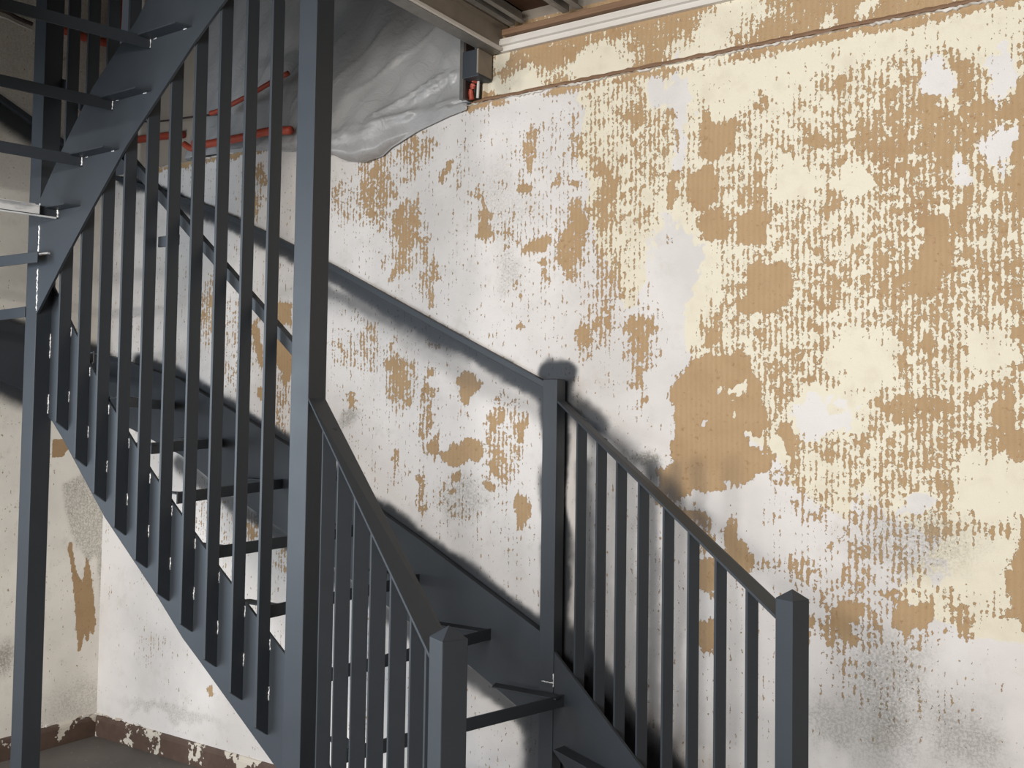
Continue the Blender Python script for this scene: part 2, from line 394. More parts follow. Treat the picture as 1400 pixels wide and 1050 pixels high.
# paint that still holds
clean([(215, 180, 620, 350, .75), (640, 90, 1040, 180, .7), (500, 590, 672, 662), (738, 580, 836, 650), (185, 215, 215, 600), (1068, 225, 1150, 345), (1290, 170, 1368, 335, .8),
       (1275, 440, 1368, 585), (80, 790, 300, 1060), (1130, 560, 1200, 655, .8), (100, 250, 160, 330, .8), (290, 370, 330, 415), (1040, 80, 1368, 150, .6)], ZA)
clean([(728, 160, 912, 335), (600, 375, 822, 492), (1185, 600, 1400, 785), (1225, 180, 1332, 275), (1085, 880, 1335, 1060, .75), (950, 705, 1092, 752), (160, -60, 260, 200),
       (200, 660, 540, 760, .9), (420, 760, 700, 900, .6), (282, 420, 305, 465), (388, 422, 418, 450), (455, 512, 495, 560), (345, 330, 420, 365), (520, 520, 560, 600), (95, 300, 165, 420, .9)], ZB)
clean([(960, 20, 1100, 180, .5), (1190, 380, 1400, 560, .85), (1030, 500, 1110, 570), (120, 120, 320, 200, .6), (1100, 0, 1300, 140, .6)], ZC)
W.cut('p', W.poly([P2(1100, 900), P2(1250, 890), P2(1420, 860), P2(1420, 1100), P2(1060, 1100)], 4)*.45)
W.cut('p', W.poly([P2(150, 740), P2(400, 1030), P2(370, 1050), P2(120, 980), P2(140, 740)], 4)*.4)
W.cut('p', W.poly([P2(914, 96), P2(931, 92), P2(933, 525), P2(917, 525)], 1)*.85); W.cut('g', W.poly([P2(914, 96), P2(931, 92), P2(933, 525), P2(917, 525)], 1))
solid([[916,235,931,235,930,262,921,292,916,292], [915,145,921,145,921,205,915,205], [915,318,931,318,922,330,915,330]], PX)
stripes(.5, [(1120, 880, 1330, 1010, .34), (1180, 860, 1260, 900, .5)], PX)
# broken edge under the ledge
dz = np.abs(W.B0-.35*(W.B0-W.B)-2.985); W.mx('p', np.clip(1-dz/.035, 0, 1), 1.0)
# band between ledge and ceiling
W.mx('p', (W.B0 > 3.0)*1., .80)
clean([(165, 120, 410, 190, .8), (270, 30, 520, 62, .8), (680, 55, 735, 78, .8), (810, 30, 880, 55, .8)], ZA)
clean([(695, 105, 745, 135), (660, 110, 690, 130), (680, 60, 700, 88, .8), (770, 78, 860, 100, .9)], PX)
# cream coat
W.mx('g', W.poly([P2(*p) for p in [(790, 100), (1000, 30), (1420, -40), (1420, 900), (1250, 840), (1120, 700), (1060, 640), (940, 480), (905, 330), (860, 420), (800, 300)]], 10), 1.)
W.mx('g', (W.B0 > 3.0)*1., .9)
for b in [(180, 215, 216, 600), (1065, 225, 1150, 350), (1290, 170, 1368, 330), (1272, 440, 1368, 585), (85, 780, 260, 1060), (1130, 560, 1200, 655), (120, 250, 165, 340)]:
    W.cut('g', E_(*b, *ZA))
for b in [(165, 0, 215, 420), (200, 650, 620, 1060), (600, 400, 800, 500), (945, 700, 1095, 755), (650, 750, 1100, 1060)]: W.cut('g', E_(*b, *ZB)*.8)
# mould
for b, v in [((560, 420, 950, 1060), .42), ((400, 700, 640, 960), .36), ((960, 720, 1280, 1100), .40), ((650, 700, 860, 900), .50)]: W.mx('m', E_(*b, *ZC), v)
for b, v in [((820, 560, 960, 760), .3), ((800, 180, 900, 620), .25)]: W.mx('m', E_(*b, *ZD), v)
for b, v in [((70, 480, 160, 560), .5), ((590, 780, 780, 1000), .35)]: W.mx('m', E_(*b, *ZE), v)
for b, v in [((860, 610, 900, 640), .6), ((1180, 700, 1330, 790), .35), ((170, 950, 300, 1000), .3), ((660, 230, 720, 330), .22)]: W.mx('m', E_(*b, *PX), v)
# grey overspray and other dark bands along rails, posts and stringers
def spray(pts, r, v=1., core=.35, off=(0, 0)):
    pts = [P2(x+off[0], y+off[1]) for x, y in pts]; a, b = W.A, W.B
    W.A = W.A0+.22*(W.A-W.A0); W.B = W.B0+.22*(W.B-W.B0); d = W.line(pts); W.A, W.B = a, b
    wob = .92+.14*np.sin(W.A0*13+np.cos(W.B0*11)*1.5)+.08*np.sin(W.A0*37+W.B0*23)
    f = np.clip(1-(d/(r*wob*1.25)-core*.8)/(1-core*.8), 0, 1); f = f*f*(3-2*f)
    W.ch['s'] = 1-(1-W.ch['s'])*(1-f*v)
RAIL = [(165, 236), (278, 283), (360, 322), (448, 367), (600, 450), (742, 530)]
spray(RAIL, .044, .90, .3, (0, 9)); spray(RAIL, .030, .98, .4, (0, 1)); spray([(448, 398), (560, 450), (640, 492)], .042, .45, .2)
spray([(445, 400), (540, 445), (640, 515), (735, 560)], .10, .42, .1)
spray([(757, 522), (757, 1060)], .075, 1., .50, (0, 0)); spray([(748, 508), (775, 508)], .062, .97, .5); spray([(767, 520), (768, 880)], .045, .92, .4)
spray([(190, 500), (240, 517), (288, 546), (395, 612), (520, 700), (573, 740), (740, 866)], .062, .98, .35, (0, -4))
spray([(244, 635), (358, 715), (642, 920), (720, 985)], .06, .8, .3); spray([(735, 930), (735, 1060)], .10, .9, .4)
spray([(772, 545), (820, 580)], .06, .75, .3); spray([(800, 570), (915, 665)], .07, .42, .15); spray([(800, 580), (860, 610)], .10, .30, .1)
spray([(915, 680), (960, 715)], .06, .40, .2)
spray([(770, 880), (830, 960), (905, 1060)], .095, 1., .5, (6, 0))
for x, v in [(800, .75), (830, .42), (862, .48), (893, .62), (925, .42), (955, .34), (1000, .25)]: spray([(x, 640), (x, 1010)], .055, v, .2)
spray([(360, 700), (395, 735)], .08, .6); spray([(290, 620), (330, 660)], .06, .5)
W.mx('s', W.ell(P2(1230, 1000), (.40, .22), 1.), .26); W.mx('s', W.ell(P2(690, 100), (.10, .10), .8), .35)  # broad grey tone low on the right, then a smudge by the beam

# ------------------------------------------------------------------ the room
XL = -4.83; CEIL = 3.30
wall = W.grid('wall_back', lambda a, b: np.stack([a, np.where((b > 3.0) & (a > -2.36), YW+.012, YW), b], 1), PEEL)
# above the ledge the stairwell wall is set back: drop those faces
import bmesh
bm = bmesh.new(); bm.from_mesh(wall.data)
bmesh.ops.delete(bm, geom=[f for f in bm.faces if f.calc_center_median().z > 3.0 and f.calc_center_median().x < -2.37], context='FACES')
bm.to_mesh(wall.data); bm.free()
struct(wall, 'tall plaster wall with peeling white and cream paint and dark overspray', 'wall')
struct(box('wall_back_ledge', (XL, YW+.001, 2.90), (-2.36, 3.46, 2.999), DULLP), 'rough plaster ledge on top of the lower wall in the stairwell', 'ledge')
struct(box('wall_stairwell', (XL-.1, 3.45, 2.95), (-2.30, 3.55, 5.6), DULLP), 'dull grey upper stairwell wall behind the plastic sheeting', 'wall')
struct(box('wall_back_head', (-2.30, YW+.013, 3.27), (3.1, YW+.12, 3.45), ROOMW), 'wall head above the white trim', 'wall')
struct(box('wall_right', (3.0, -4.6, 0), (3.1, 3.5, CEIL), ROOMW), 'plain plastered wall at the right end of the room', 'wall')
struct(box('wall_end', (.62, YW, 0), (3.0, YW+.1, CEIL), ROOMW), 'plain plaster continuing right of the peeling wall', 'wall')
# wall behind the camera with the wide shop-front opening
def holed(name, mk, u0, u1, z0, z1, hole, mat):
    a, b, c, d = hole; V = []; Fc = []
    for (p, q, r, s_) in [(u0, a, z0, z1), (b, u1, z0, z1), (a, b, z0, c), (a, b, d, z1)]:
        n = len(V); V += mk(p, q, r, s_); Fc += [tuple(i+n for i in f) for f in BOXF]
    return obj(name, V, Fc, mat)
struct(holed('wall_front', lambda p, q, r, s_: boxv((p, -4.7, r), (q, -4.6, s_)), XL, 3.1, 0, CEIL, (-2.6, 1.4, 1.0, 3.15), ROOMW), 'plain wall with a wide shop-front opening behind the camera', 'wall')
struct(holed('wall_left_front', lambda p, q, r, s_: boxv((XL-.1, p, r), (XL, q, s_)), -4.7, 1.3, 0, 5.6, (-1.7, .8, .85, 2.65), ROOMW), 'plain left wall with a window near the stair', 'wall')
for nm, V in (('window_1', [(XL-.08, -1.7, .85), (XL-.03, .8, 2.65), 1]), ('window_2', [(-2.6, -4.68, 1.0), (1.4, -4.63, 3.15), 0])):
    a, b, ax = V; e = .05; Vv = []; Fc = []
    def ad(p, q):
        n = len(Vv); Vv.extend(boxv(p, q)); Fc.extend([tuple(i+n for i in f) for f in BOXF])
    ad(a, (b[0], b[1], a[2]+e)); ad((a[0], a[1], b[2]-e), b)
    u = [a[ax]+(b[ax]-a[ax]-e)*k/4 for k in range(5)] if ax == 0 else [a[ax], (a[ax]+b[ax]-e)/2, b[ax]-e]
    for q in u:
        p0 = list(a); p1 = list(b); p0[ax] = q; p1[ax] = q+e; ad(tuple(p0), tuple(p1))
    struct(obj(nm, Vv, Fc, TRIMW), 'white window frame letting daylight into the room', 'window')

# left wall near the corner with its trowelled patch and ochre drips
YL = lambda x, y: (lambda q: (q[1], q[2]))(on_x(x, y, XL))
LW = Wear((1.3, YW), (0, 4.6), .0075); LW.A = LW.A0+.12*(LW.A-LW.A0); LW.B = LW.B0+.12*(LW.B-LW.B0)
LW.ch['p'] += .10
def Lpoly(pts, v, k='p', blur=0): LW.mx(k, LW.poly([YL(*p) for p in pts], blur), v)
Lpoly([(94, 752), (97, 735), (103, 780), (112, 800), (119, 760), (124, 785), (130, 850), (127, 868), (123, 855), (119, 880), (116, 862), (108, 895), (105, 860), (100, 800)], 1.35, 'p', 1)
Lpoly([(72, 600), (92, 600), (95, 612), (85, 624), (70, 624)], 1.2)
Lpoly([(86, 660), (112, 648), (150, 655), (150, 1000), (132, 760), (120, 770), (96, 730), (88, 690)], .42, 'm', 3)
LW.mx('m', LW.ell(YL(5, 900), (.06, .08), 1.), .5); LW.mx('m', LW.ell(YL(110, 955), (.2, .12), 1.), .3)
LW.mx('m', (LW.B > 2.5)*np.clip((LW.B-2.5)/1., 0, 1), .25)  # tone gets darker towards the top of the wall
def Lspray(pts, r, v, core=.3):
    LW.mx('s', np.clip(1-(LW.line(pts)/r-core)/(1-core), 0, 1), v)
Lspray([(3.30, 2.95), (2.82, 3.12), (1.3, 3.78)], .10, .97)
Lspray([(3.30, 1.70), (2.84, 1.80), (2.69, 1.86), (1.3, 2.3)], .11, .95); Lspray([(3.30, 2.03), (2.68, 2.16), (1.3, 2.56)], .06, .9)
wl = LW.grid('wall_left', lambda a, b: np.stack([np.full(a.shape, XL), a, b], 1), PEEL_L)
struct(wl, 'off-white left wall with a rough trowelled patch and ochre drips', 'wall')

fl = struct(box('floor', (XL-.1, -4.7, -.1), (3.1, YW+.02, 0), FLOORM), 'bare grey concrete floor', 'floor')
def baseboard(name, prof_dir, length_pts, lab):
    """moulded skirting swept between two points; prof_dir points into the room"""
    p, q = map(np.array, length_pts); d = np.array(prof_dir, float)
    prof = [(0, 0), (.016, 0), (.016, .086), (.013, .100), (.007, .108), (0, .110)]
    n = len(prof); V = [p+d*a+np.array((0, 0, b)) for a, b in prof]+[q+d*a+np.array((0, 0, b)) for a, b in prof]
    Fc = [(k, (k+1) % n, n+(k+1) % n, n+k) for k in range(n)]+[tuple(range(n))[::-1], tuple(range(n, 2*n))]
    return struct(obj(name, V, Fc, BASEM), lab, 'skirting')
baseboard('baseboard_back', (0, -1, 0), ((XL+.016, YW, 0), (.62, YW, 0)), 'chipped brown skirting board along the peeling wall')
baseboard('baseboard_left', (1, 0, 0), ((XL, 1.3, 0), (XL, YW, 0)), 'chipped brown skirting board along the left wall')
# crumbled plaster above the skirting in the corner
for k in range(26):
    back = k < 16
    s_ = random.uniform(.01, .05); c = ((XL+.02+abs(random.gauss(0, .20)), YW-.006, .112) if back else (XL+.006, YW-.02-abs(random.gauss(0, .2)), .112))
    V = [(c[0]+random.uniform(-1, 1)*(s_ if back else .008), c[1]+random.uniform(-1, 1)*(.008 if back else s_), c[2]+random.uniform(-.4, 1)*s_*.35) for _ in range(8)]
    bmx = bmesh.new(); [bmx.verts.new(v) for v in V]; bmesh.ops.convex_hull(bmx, input=bmx.verts[:])
    bmx.verts.ensure_lookup_table(); vs = [tuple(v.co) for v in bmx.verts]; fs = [[v.index for v in f.verts] for f in bmx.faces]; bmx.free()
    ob = obj('plaster_crumb', vs, fs, random.choice([DULLP, TRIMW]))
    ob.parent = bpy.data.objects['baseboard_back' if back else 'baseboard_left']
    ob.location = Vector(ob.location)-ob.parent.location

# ceiling of dark boards; stairwell opening left of X = -2.33
ce = bpy.data.objects.new('ceiling', None); COL.objects.link(ce); struct(ce, 'ceiling of dark brown boards above the steel battens', 'ceiling')
ce.location = (0, 0, CEIL+.04)
bw = .20
nb_ = int((3.1+2.20)/bw)
brd = None
for k in range(nb_+1):
    x = -2.20+k*bw
    if brd is None:
        brd = box('ceiling_board', (x+.002, -4.7, CEIL+.04), (x+bw-.002, 3.32, CEIL+.07), BOARD, ce)
    else:
        c = brd.copy(); COL.objects.link(c); c.location.x = brd.location.x+k*bw; c.location.z = brd.location.z+random.uniform(-.002, .002)
struct(box('ceiling_left', (XL-.1, -4.7, CEIL+.04), (-2.20, 1.30, CEIL+.08), BOARD), 'ceiling boards in front of the stairwell', 'ceiling')
struct(box('shade_lintel', (XL, 1.20, 2.79), (-2.95, 1.34, CEIL+.08), ROOMW), 'unseen plastered lintel added to shade the upper stairwell', 'lintel')  # added out of view to darken the upper left of the stairwell
struct(box('ceiling_upper', (XL-.1, 1.2, 5.6), (-2.1, 3.6, 5.7), ROOMW), 'plain ceiling far up over the stairwell', 'ceiling')
struct(box('wall_upper_floor', (-2.20, 1.2, CEIL+.08), (-2.15, 3.5, 5.6), ROOMW), 'upper floor wall closing the stairwell', 'wall')
struct(box('wall_upper_front', (XL, 1.22, CEIL+.08), (-2.2, 1.28, 5.6), ROOMW), 'upper wall in front of the stairwell', 'wall')

# white stepped ceiling trim over the peeling wall
V = []; prof = [(0, 3.186), (.020, 3.186), (.020, 3.206), (.032, 3.209), (.032, 3.226), (.027, 3.229), (.027, 3.236), (0, 3.236)]
n = len(prof); x0, x1 = -2.29, 3.0
V = [(x0, YW+.012-a, b) for a, b in prof]+[(x1, YW+.012-a, b) for a, b in prof]
struct(obj('trim_1', V, [(k, (k+1) % n, n+(k+1) % n, n+k) for k in range(n)]+[tuple(range(n))[::-1], tuple(range(n, 2*n))], TRIMW), 'white stepped trim where the peeling wall meets the ceiling', 'trim')
struct(box('trim_2', (-2.25, YW-.04, 3.238), (3.0, YW+.02, 3.262), BATTEN, bevel=.003), 'brown timber wall plate above the white trim', 'trim')
# dark batten in the groove and the torn paint lip below it
V = []; Fc = []; N = 140
for i in range(N+1):
    x = -2.42+(2.42+.62)*i/N; j = random.uniform(-.0025, .0025); k = random.uniform(-.002, .002)
    V += [(x, YW+.01, 2.998+j), (x, YW-.006, 3.000+j), (x, YW-.007, 3.006+k), (x, YW-.004, 3.013+k+j), (x, YW+.013, 3.020+k)]
for i in range(N):
    for q in range(4): Fc.append((i*5+q, (i+1)*5+q, (i+1)*5+q+1, i*5+q+1))
struct(obj('trim_3', V, Fc, BATTEN), 'worn dark brown picture rail running along the peeling wall', 'trim')
V = []; Fc = []
N = 520
for i in range(N+1):
    x = -4.80+(4.80+.62)*i/N; up = 2.996+random.uniform(-.002, .003); dn = up-random.uniform(.002, .009)*(1 if math.sin(x*9)+math.sin(x*23+1) > -.2 and random.random() < .8 else .05)
    V += [(x, YW-.001, up), (x, YW-.010-random.uniform(0, .006), up-.001), (x, YW-.008, dn), (x, YW-.001, dn-.001)]
for i in range(N):
    for q in range(3): Fc.append((i*4+q, (i+1)*4+q, (i+1)*4+q+1, i*4+q+1))
struct(obj('trim_4', V, Fc, TRIMW), 'thin torn edge of white paint under the brown picture rail', 'trim')

# ------------------------------------------------------------------ steel under the ceiling
def chan(name, x, y0, y1, z, w_, h, lip, mat, lab, t=.006):
    o = thing(name, lab, 'beam', (x, (y0+y1)/2, z))
    box('web', (x-w_/2, y0, z+h-t), (x+w_/2, y1, z+h), mat, o)
    for s_ in (-1, 1):
        xx = x+s_*w_/2
        box('flange', (min(xx, xx-s_*t), y0, z), (max(xx, xx-s_*t), y1, z+h), mat, o)
        box('lip', (min(xx, xx+s_*lip), y0, z-.001), (max(xx, xx+s_*lip), y1, z+t*.7), mat, o)
    return o
bt = thing('trimmer_beam', 'grey steel channel beam along the edge of the stairwell opening', 'beam', (-2.27, 1.5, 3.19))
box('web', (-2.285, -4.5, 3.19), (-2.275, 3.30, 3.290), RUSTY, bt); box('lower_flange', (-2.335, -4.5, 3.185), (-2.275, 3.30, 3.195), GALV, bt)
box('upper_flange', (-2.285, -4.5, 3.282), (-2.245, 3.30, 3.290), RUSTY, bt); box('edge_strip', (-2.2749, -4.5, 3.188), (-2.263, 3.285, 3.20), TRIMW, bt)
chan('ceiling_channel', -2.165, -4.5, 3.25, 3.262, .040, .05, .018, GALV, 'thin steel ceiling channel next to the stairwell beam')
chan('ceiling_channel', -1.915, -4.5, 3.25, 3.262, .045, .05, .022, GALV, 'steel ceiling channel ending halfway along the white trim')
chan('ceiling_channel', -1.35, -4.5, 3.25, 3.262, .045, .05, .022, GALV, 'steel ceiling channel furthest from the stairwell opening')
bs = thing('beam_bracket', 'dark steel bearing block under the end of the stairwell beam', 'bracket', (-2.36, 3.26, 3.08))
box('block', (-2.405, 3.21, 3.075), (-2.325, 3.30, 3.185), STEEL, bs, .003); box('face_plate', (-2.33, 3.205, 3.085), (-2.322, 3.30, 3.183), RUSTY, bs)
ps = thing('sheet_batten', 'narrow pale batten holding the right edge of the plastic sheet', 'batten', (-2.43, 3.25, 3.0))
box('strip', (-2.440, 3.24, 3.005), (-2.422, 3.26, 3.40), GALV, ps); box('backing', (-2.422, 3.24, 3.005), (-2.410, 3.30, 3.40), CABLE, ps)
tag(tube('orange_conduit', smooth_path([on_y(645, 136, 3.27), on_y(644, 125, 3.265), on_y(649, 110, 3.262), on_y(652, 92, 3.27), on_y(652, 80, 3.275)]), .011, ORANGE), 'short orange conduit rising beside the white cable under the beam', 'conduit')
tag(tube('white_cable', smooth_path([on_y(653, 134, 3.275), on_y(654, 115, 3.27), on_y(655.5, 93, 3.275), on_y(655, 80, 3.28)]), .006, WCABLE), 'thin white cable next to the short orange conduit', 'cable')

# ------------------------------------------------------------------ plastic sheet in the stairwell
def plastic():
    bot = [(-4.25, 3.03), (-3.95, 3.02), (-3.60, 2.99), (-3.40, 2.965)]
    for p in [(447, 199), (462, 207), (486, 209), (510, 200), (522, 188), (560, 167), (600, 149), (648, 132)]:
        q = on_y(*p, 3.22); bot.append((q[0], q[2]))
    bx = np.array([b[0] for b in bot]); bz = np.array([b[1] for b in bot])
    nu, nv = 190, 110
    X = np.linspace(-4.25, -2.435, nu)
    zb = np.interp(X, bx, bz)
    V = np.zeros((nv, nu, 3))
    out = np.interp(X, [-4.25, -3.6, -3.35, -3.1, -2.95, -2.7, -2.435], [.08, .11, .19, .22, .19, .10, .06])
    for j in range(nv):
        v = j/(nv-1)
        if v < .82:
            t = v/.82; z = 4.0+(zb-4.0)*t; y = 3.40-out*t**2.2
        else:
            a = (v-.82)/.18*math.pi*.62
            rr = np.minimum(.05, out*.35); z = zb-rr*np.sin(a)*.55+rr*.0; y = 3.40-out+rr*(1-np.cos(a))*1.6
        V[j, :, 0] = X; V[j, :, 1] = y; V[j, :, 2] = z
    # folds radiating from the pinch point, drawn as ridges standing out of the sheet
    def pt(x, y): q = on_y(x, y, 3.25); return np.array([q[0], q[2]])
    A, Z = V[:, :, 0], V[:, :, 2]; H = np.zeros(A.shape)
    def ridge(p, q, wd, h, taper=.15):
        nonlocal H
        p = pt(*p); q = pt(*q); d = q-p; L = d@d
        t = np.clip(((A-p[0])*d[0]+(Z-p[1])*d[1])/L, -.05, 1.05)
        dist = np.hypot(A-p[0]-t*d[0], Z-p[1]-t*d[1])
        H += h*np.exp(-dist/wd)*np.clip((t+.05)/taper, 0, 1)*np.clip((1.05-t)/.2, 0, 1)
    ridge((598, 86), (500, 165), .010, .030); ridge((608, 86), (545, 140), .009, .028); ridge((604, 90), (585, 135), .012, .020)
    ridge((515, 166), (648, 118), .022, .030, .3); ridge((560, 150), (500, 172), .02, .02); ridge((606, 88), (560, 40), .02, .010)
    ridge((606, 90), (640, 120), .014, .012); ridge((455, 190), (520, 178), .012, .022); ridge((460, 198), (505, 185), .010, .018); ridge((470, 178), (530, 168), .018, .014)
    for x0, y0, x1, y1, h in [(400, 120, 455, 30, .010), (385, 150, 430, 70, .010), (350, 140, 395, 70, .008), (440, 120, 520, 10, .008), (330, 110, 360, 40, .008), (300, 80, 330, 20, .008), (470, 130, 580, 20, .008)]:
        ridge((x0, y0), (x1, y1), .010, h*1.6)
    H += .006*np.sin(A*19+Z*7+2*np.sin(Z*6))+.004*np.sin(A*41-Z*23)
    V[:, :, 1] -= H
    low_ = V[:, :, 2] < 3.012; V[:, :, 1] = np.where(low_, np.minimum(V[:, :, 1], 3.286), np.minimum(V[:, :, 1], 3.43))
    Fc = [(j*nu+i, j*nu+i+1, (j+1)*nu+i+1, (j+1)*nu+i) for j in range(nv-1) for i in range(nu-1)]
    o = obj('plastic_sheet', V.reshape(-1, 3), Fc, PLASTIC, smooth=True)
    so = o.modifiers.new('thickness', 'SOLIDIFY'); so.thickness = .0006
    return tag(o, 'milky plastic sheet draped and sagging over the stairwell ledge', 'plastic sheet')
plastic()
def pipe(pts, r, lab, Y=3.30, mat=ORANGE, name='orange_conduit', cat='conduit'):
    return tag(tube(name, smooth_path([on_y(x, y, yy if False else Y) for x, y in pts]), r, mat), lab, cat)
pipe([(180, 192), (215, 187), (250, 184)], .020, 'orange conduit piece lying on the ledge nearest the left corner', 3.428)
pipe([(265, 196), (275, 198), (300, 194), (340, 186), (365, 180), (398, 178)], .019, 'long orange conduit lying on the ledge behind the tall post', 3.20)
pipe([(252, 197), (262, 203), (272, 200)], .016, 'short bent orange conduit end on the ledge', 3.27)
pipe([(288, 155), (300, 151), (322, 140), (345, 128), (370, 113), (394, 100)], .012, 'thin orange conduit slanting up across the plastic sheet', 3.22)
pipe([(176, 165), (215, 166), (262, 160), (300, 156)], .005, 'dark cable running level above the ledge', 3.30, CABLE, 'dark_cable', 'cable')
tag(tube('orange_conduit', smooth_path([(-4.79, 3.27, 4.6), (-4.79, 3.27, 4.1), (-4.79, 3.265, 3.78), (-4.79, 3.23, 3.71), (-4.79, 3.12, 3.69), (-4.80, 2.9, 3.69)], 8), .022, ORANGE), 'thick orange conduit coming down the far corner and turning left', 'conduit')
pipe([(168, 62), (162, 75), (158, 95), (150, 120)], .016, 'orange conduit hanging in the far corner below the bend', 3.28)
tag(tube('dark_cable', smooth_path([on_x(x, y, XL+.02) for x, y in [(-60, 0), (0, 13), (25, 25), (44, 33)]]), .010, CABLE), 'dark pipe crossing the upper left wall', 'pipe')
tag(tube('white_cable', smooth_path([on_x(x, y, XL+.02) for x, y in [(-60, 10), (0, 22), (25, 33), (44, 41)]]), .006, WCABLE), 'pale cable under the dark pipe on the upper left wall', 'cable')

# ------------------------------------------------------------------ the staircase
ST = thing('steel_staircase', 'dark grey painted steel winding staircase with flat-bar balusters and open tread frames', 'staircase', (-2.37, 2.36, 0))
S = .08; PY0, PY1 = 2.32, 2.40
def weld(parent, pts, r=.0026):
    P = []
    for i in range(len(pts)-1):
        a, b = np.array(pts[i]), np.array(pts[i+1]); k = max(3, int(np.linalg.norm(b-a)/.005))
        P += [a+(b-a)*t/k+np.array([random.uniform(-1, 1) for _ in range(3)])*.0012 for t in range(k)]
    P.append(np.array(pts[-1])); return tube('weld', P, r, BARE, parent, 6, .5)
def post(x0, y0, s_, z0, z1, cap=None):
    p = box('newel_post', (x0, y0, z0), (x0+s_, y0+s_, z1), STEEL, ST, .002)
    if cap:
        V = [(x0, y0, z1), (x0+s_, y0, z1), (x0+s_, y0+s_, z1), (x0, y0+s_, z1), (x0+s_/2, y0+s_/2, z1+cap)]
        obj('post_cap', V, [(0, 3, 2, 1), (0, 1, 4), (1, 2, 4), (2, 3, 4), (3, 0, 4)], STEEL, p)
    return p
postA = post(-2.412, PY0, S, 0, 4.75)          # tall post between the two flights
postB = post(-3.962, PY0, S, 0, 4.35)          # post at the upper turn
postW = post(-2.003, 3.214, .062, 0, 1.858, .004)   # post against the wall

# inner stringer of the middle flight
up2 = [(-3.882, 2.23), (-3.835, 2.177), (-3.739, 2.062), (-3.605, 1.90), (-3.478, 1.754), (-3.344, 1.625), (-3.21, 1.496), (-3.071, 1.377), (-2.941, 1.271), (-2.808, 1.163), (-2.541, .962), (-2.412, .865)]
lo2 = [(q[0], q[2]) for q in (on_y(*p, 2.386) for p in [(392, 1070), (375.7, 1047), (270, 900), (250, 873), (214, 814), (142.9, 707), (85.7, 600), (72, 577)])]
lo2 = [(-2.412, lo2[0][1]+.74*(lo2[0][0]+2.412))]+lo2+[(-3.882, lo2[-1][1]+.02)]
s2 = prism('stringer', [(x, 2.386, z) for x, z in up2+lo2], (0, .010, 0), STEEL, ST)
# inner stringer of the top flight
lo3 = [(-3.882, 2.105), (-3.70, 2.315), (-3.521, 2.508), (-3.32, 2.719), (-2.937, 3.045), (-2.778, 3.162), (-2.335, 3.487)]
up3 = [(-2.335, 3.92), (-3.217, 3.262), (-3.28, 3.195), (-3.545, 2.983), (-3.74, 2.764), (-3.882, 2.58)]
s3 = prism('stringer', [(x, 2.320, z) for x, z in lo3+up3], (0, .010, 0), STEEL, ST)
s3o = prism('stringer', [(x-.22, 1.405, z) for x, z in lo3+up3], (0, .010, 0), STEEL, ST)
# outer stringers on the two walls
upw = [(-4.78, 2.02), (-4.726, 2.01), (-4.55, 1.971), (-4.368, 1.926), (-4.187, 1.888), (-4.0, 1.811), (-3.703, 1.697), (-3.381, 1.564), (-2.616, 1.20), (-2.024, .901), (-2.003, .89)]
low = [(-2.003, .545), (-2.132, .609), (-2.348, .724), (-3.392, 1.176), (-3.547, 1.236), (-3.936, 1.401), (-4.154, 1.508), (-4.78, 1.70)]
sw = prism('stringer', [(x, 3.262, z) for x, z in upw+low], (0, .030, 0), STEEL, ST)
sl = prism('stringer', [(-4.78, y, z) for y, z in [(3.262, 2.03), (2.68, 2.16), (1.45, 2.56), (1.45, 2.24), (2.69, 1.86), (2.85, 1.80), (3.262, 1.70)]], (-.03, 0, 0), STEEL, ST)

# long balusters standing between the two inner stringers
XB = [-3.741, -3.605, -3.475, -3.342, -3.209, -3.078, -2.944, -2.812, -2.677, -2.550]
ZB_ = [1.633, 1.493, 1.362, 1.242, 1.131, 1.023, .929, .824, .732, .638]
def up3z(x): return float(np.interp(x, [p[0] for p in up3[::-1]], [p[1] for p in up3[::-1]]))
for x, z in zip(XB, ZB_):
    zt = up3z(x)+.86; a, b = 2.334, 2.3855; xl = x-.011
    V = [(xl, a, z+.036), (x, a, z+.036), (x, b, z), (xl, b, z), (xl, a, zt), (x, a, zt), (x, b, zt), (xl, b, zt)]
    hexa('baluster', V, STEEL, ST, .0012)
    zu = float(np.interp(x, [p[0] for p in up2], [p[1] for p in up2]))
    weld(s2, [(x+.002, 2.385, zu-.012), (x+.002, 2.385, zu-.050)], .0019); weld(s2, [(x+.002, 2.385, z+.16), (x+.002, 2.385, z+.115)], .0019)
weld(s3, [(-3.880, 2.319, 2.12), (-3.880, 2.319, 2.29)], .003); weld(s3, [(-3.880, 2.319, 2.345), (-3.880, 2.319, 2.47)], .003); weld(s3, [(-3.880, 2.319, 2.53), (-3.880, 2.319, 2.56)], .003)
weld(s2, [(-3.880, 2.384, 1.93), (-3.880, 2.384, 2.03)]); weld(s2, [(-3.880, 2.384, 1.70), (-3.880, 2.384, 1.78)])
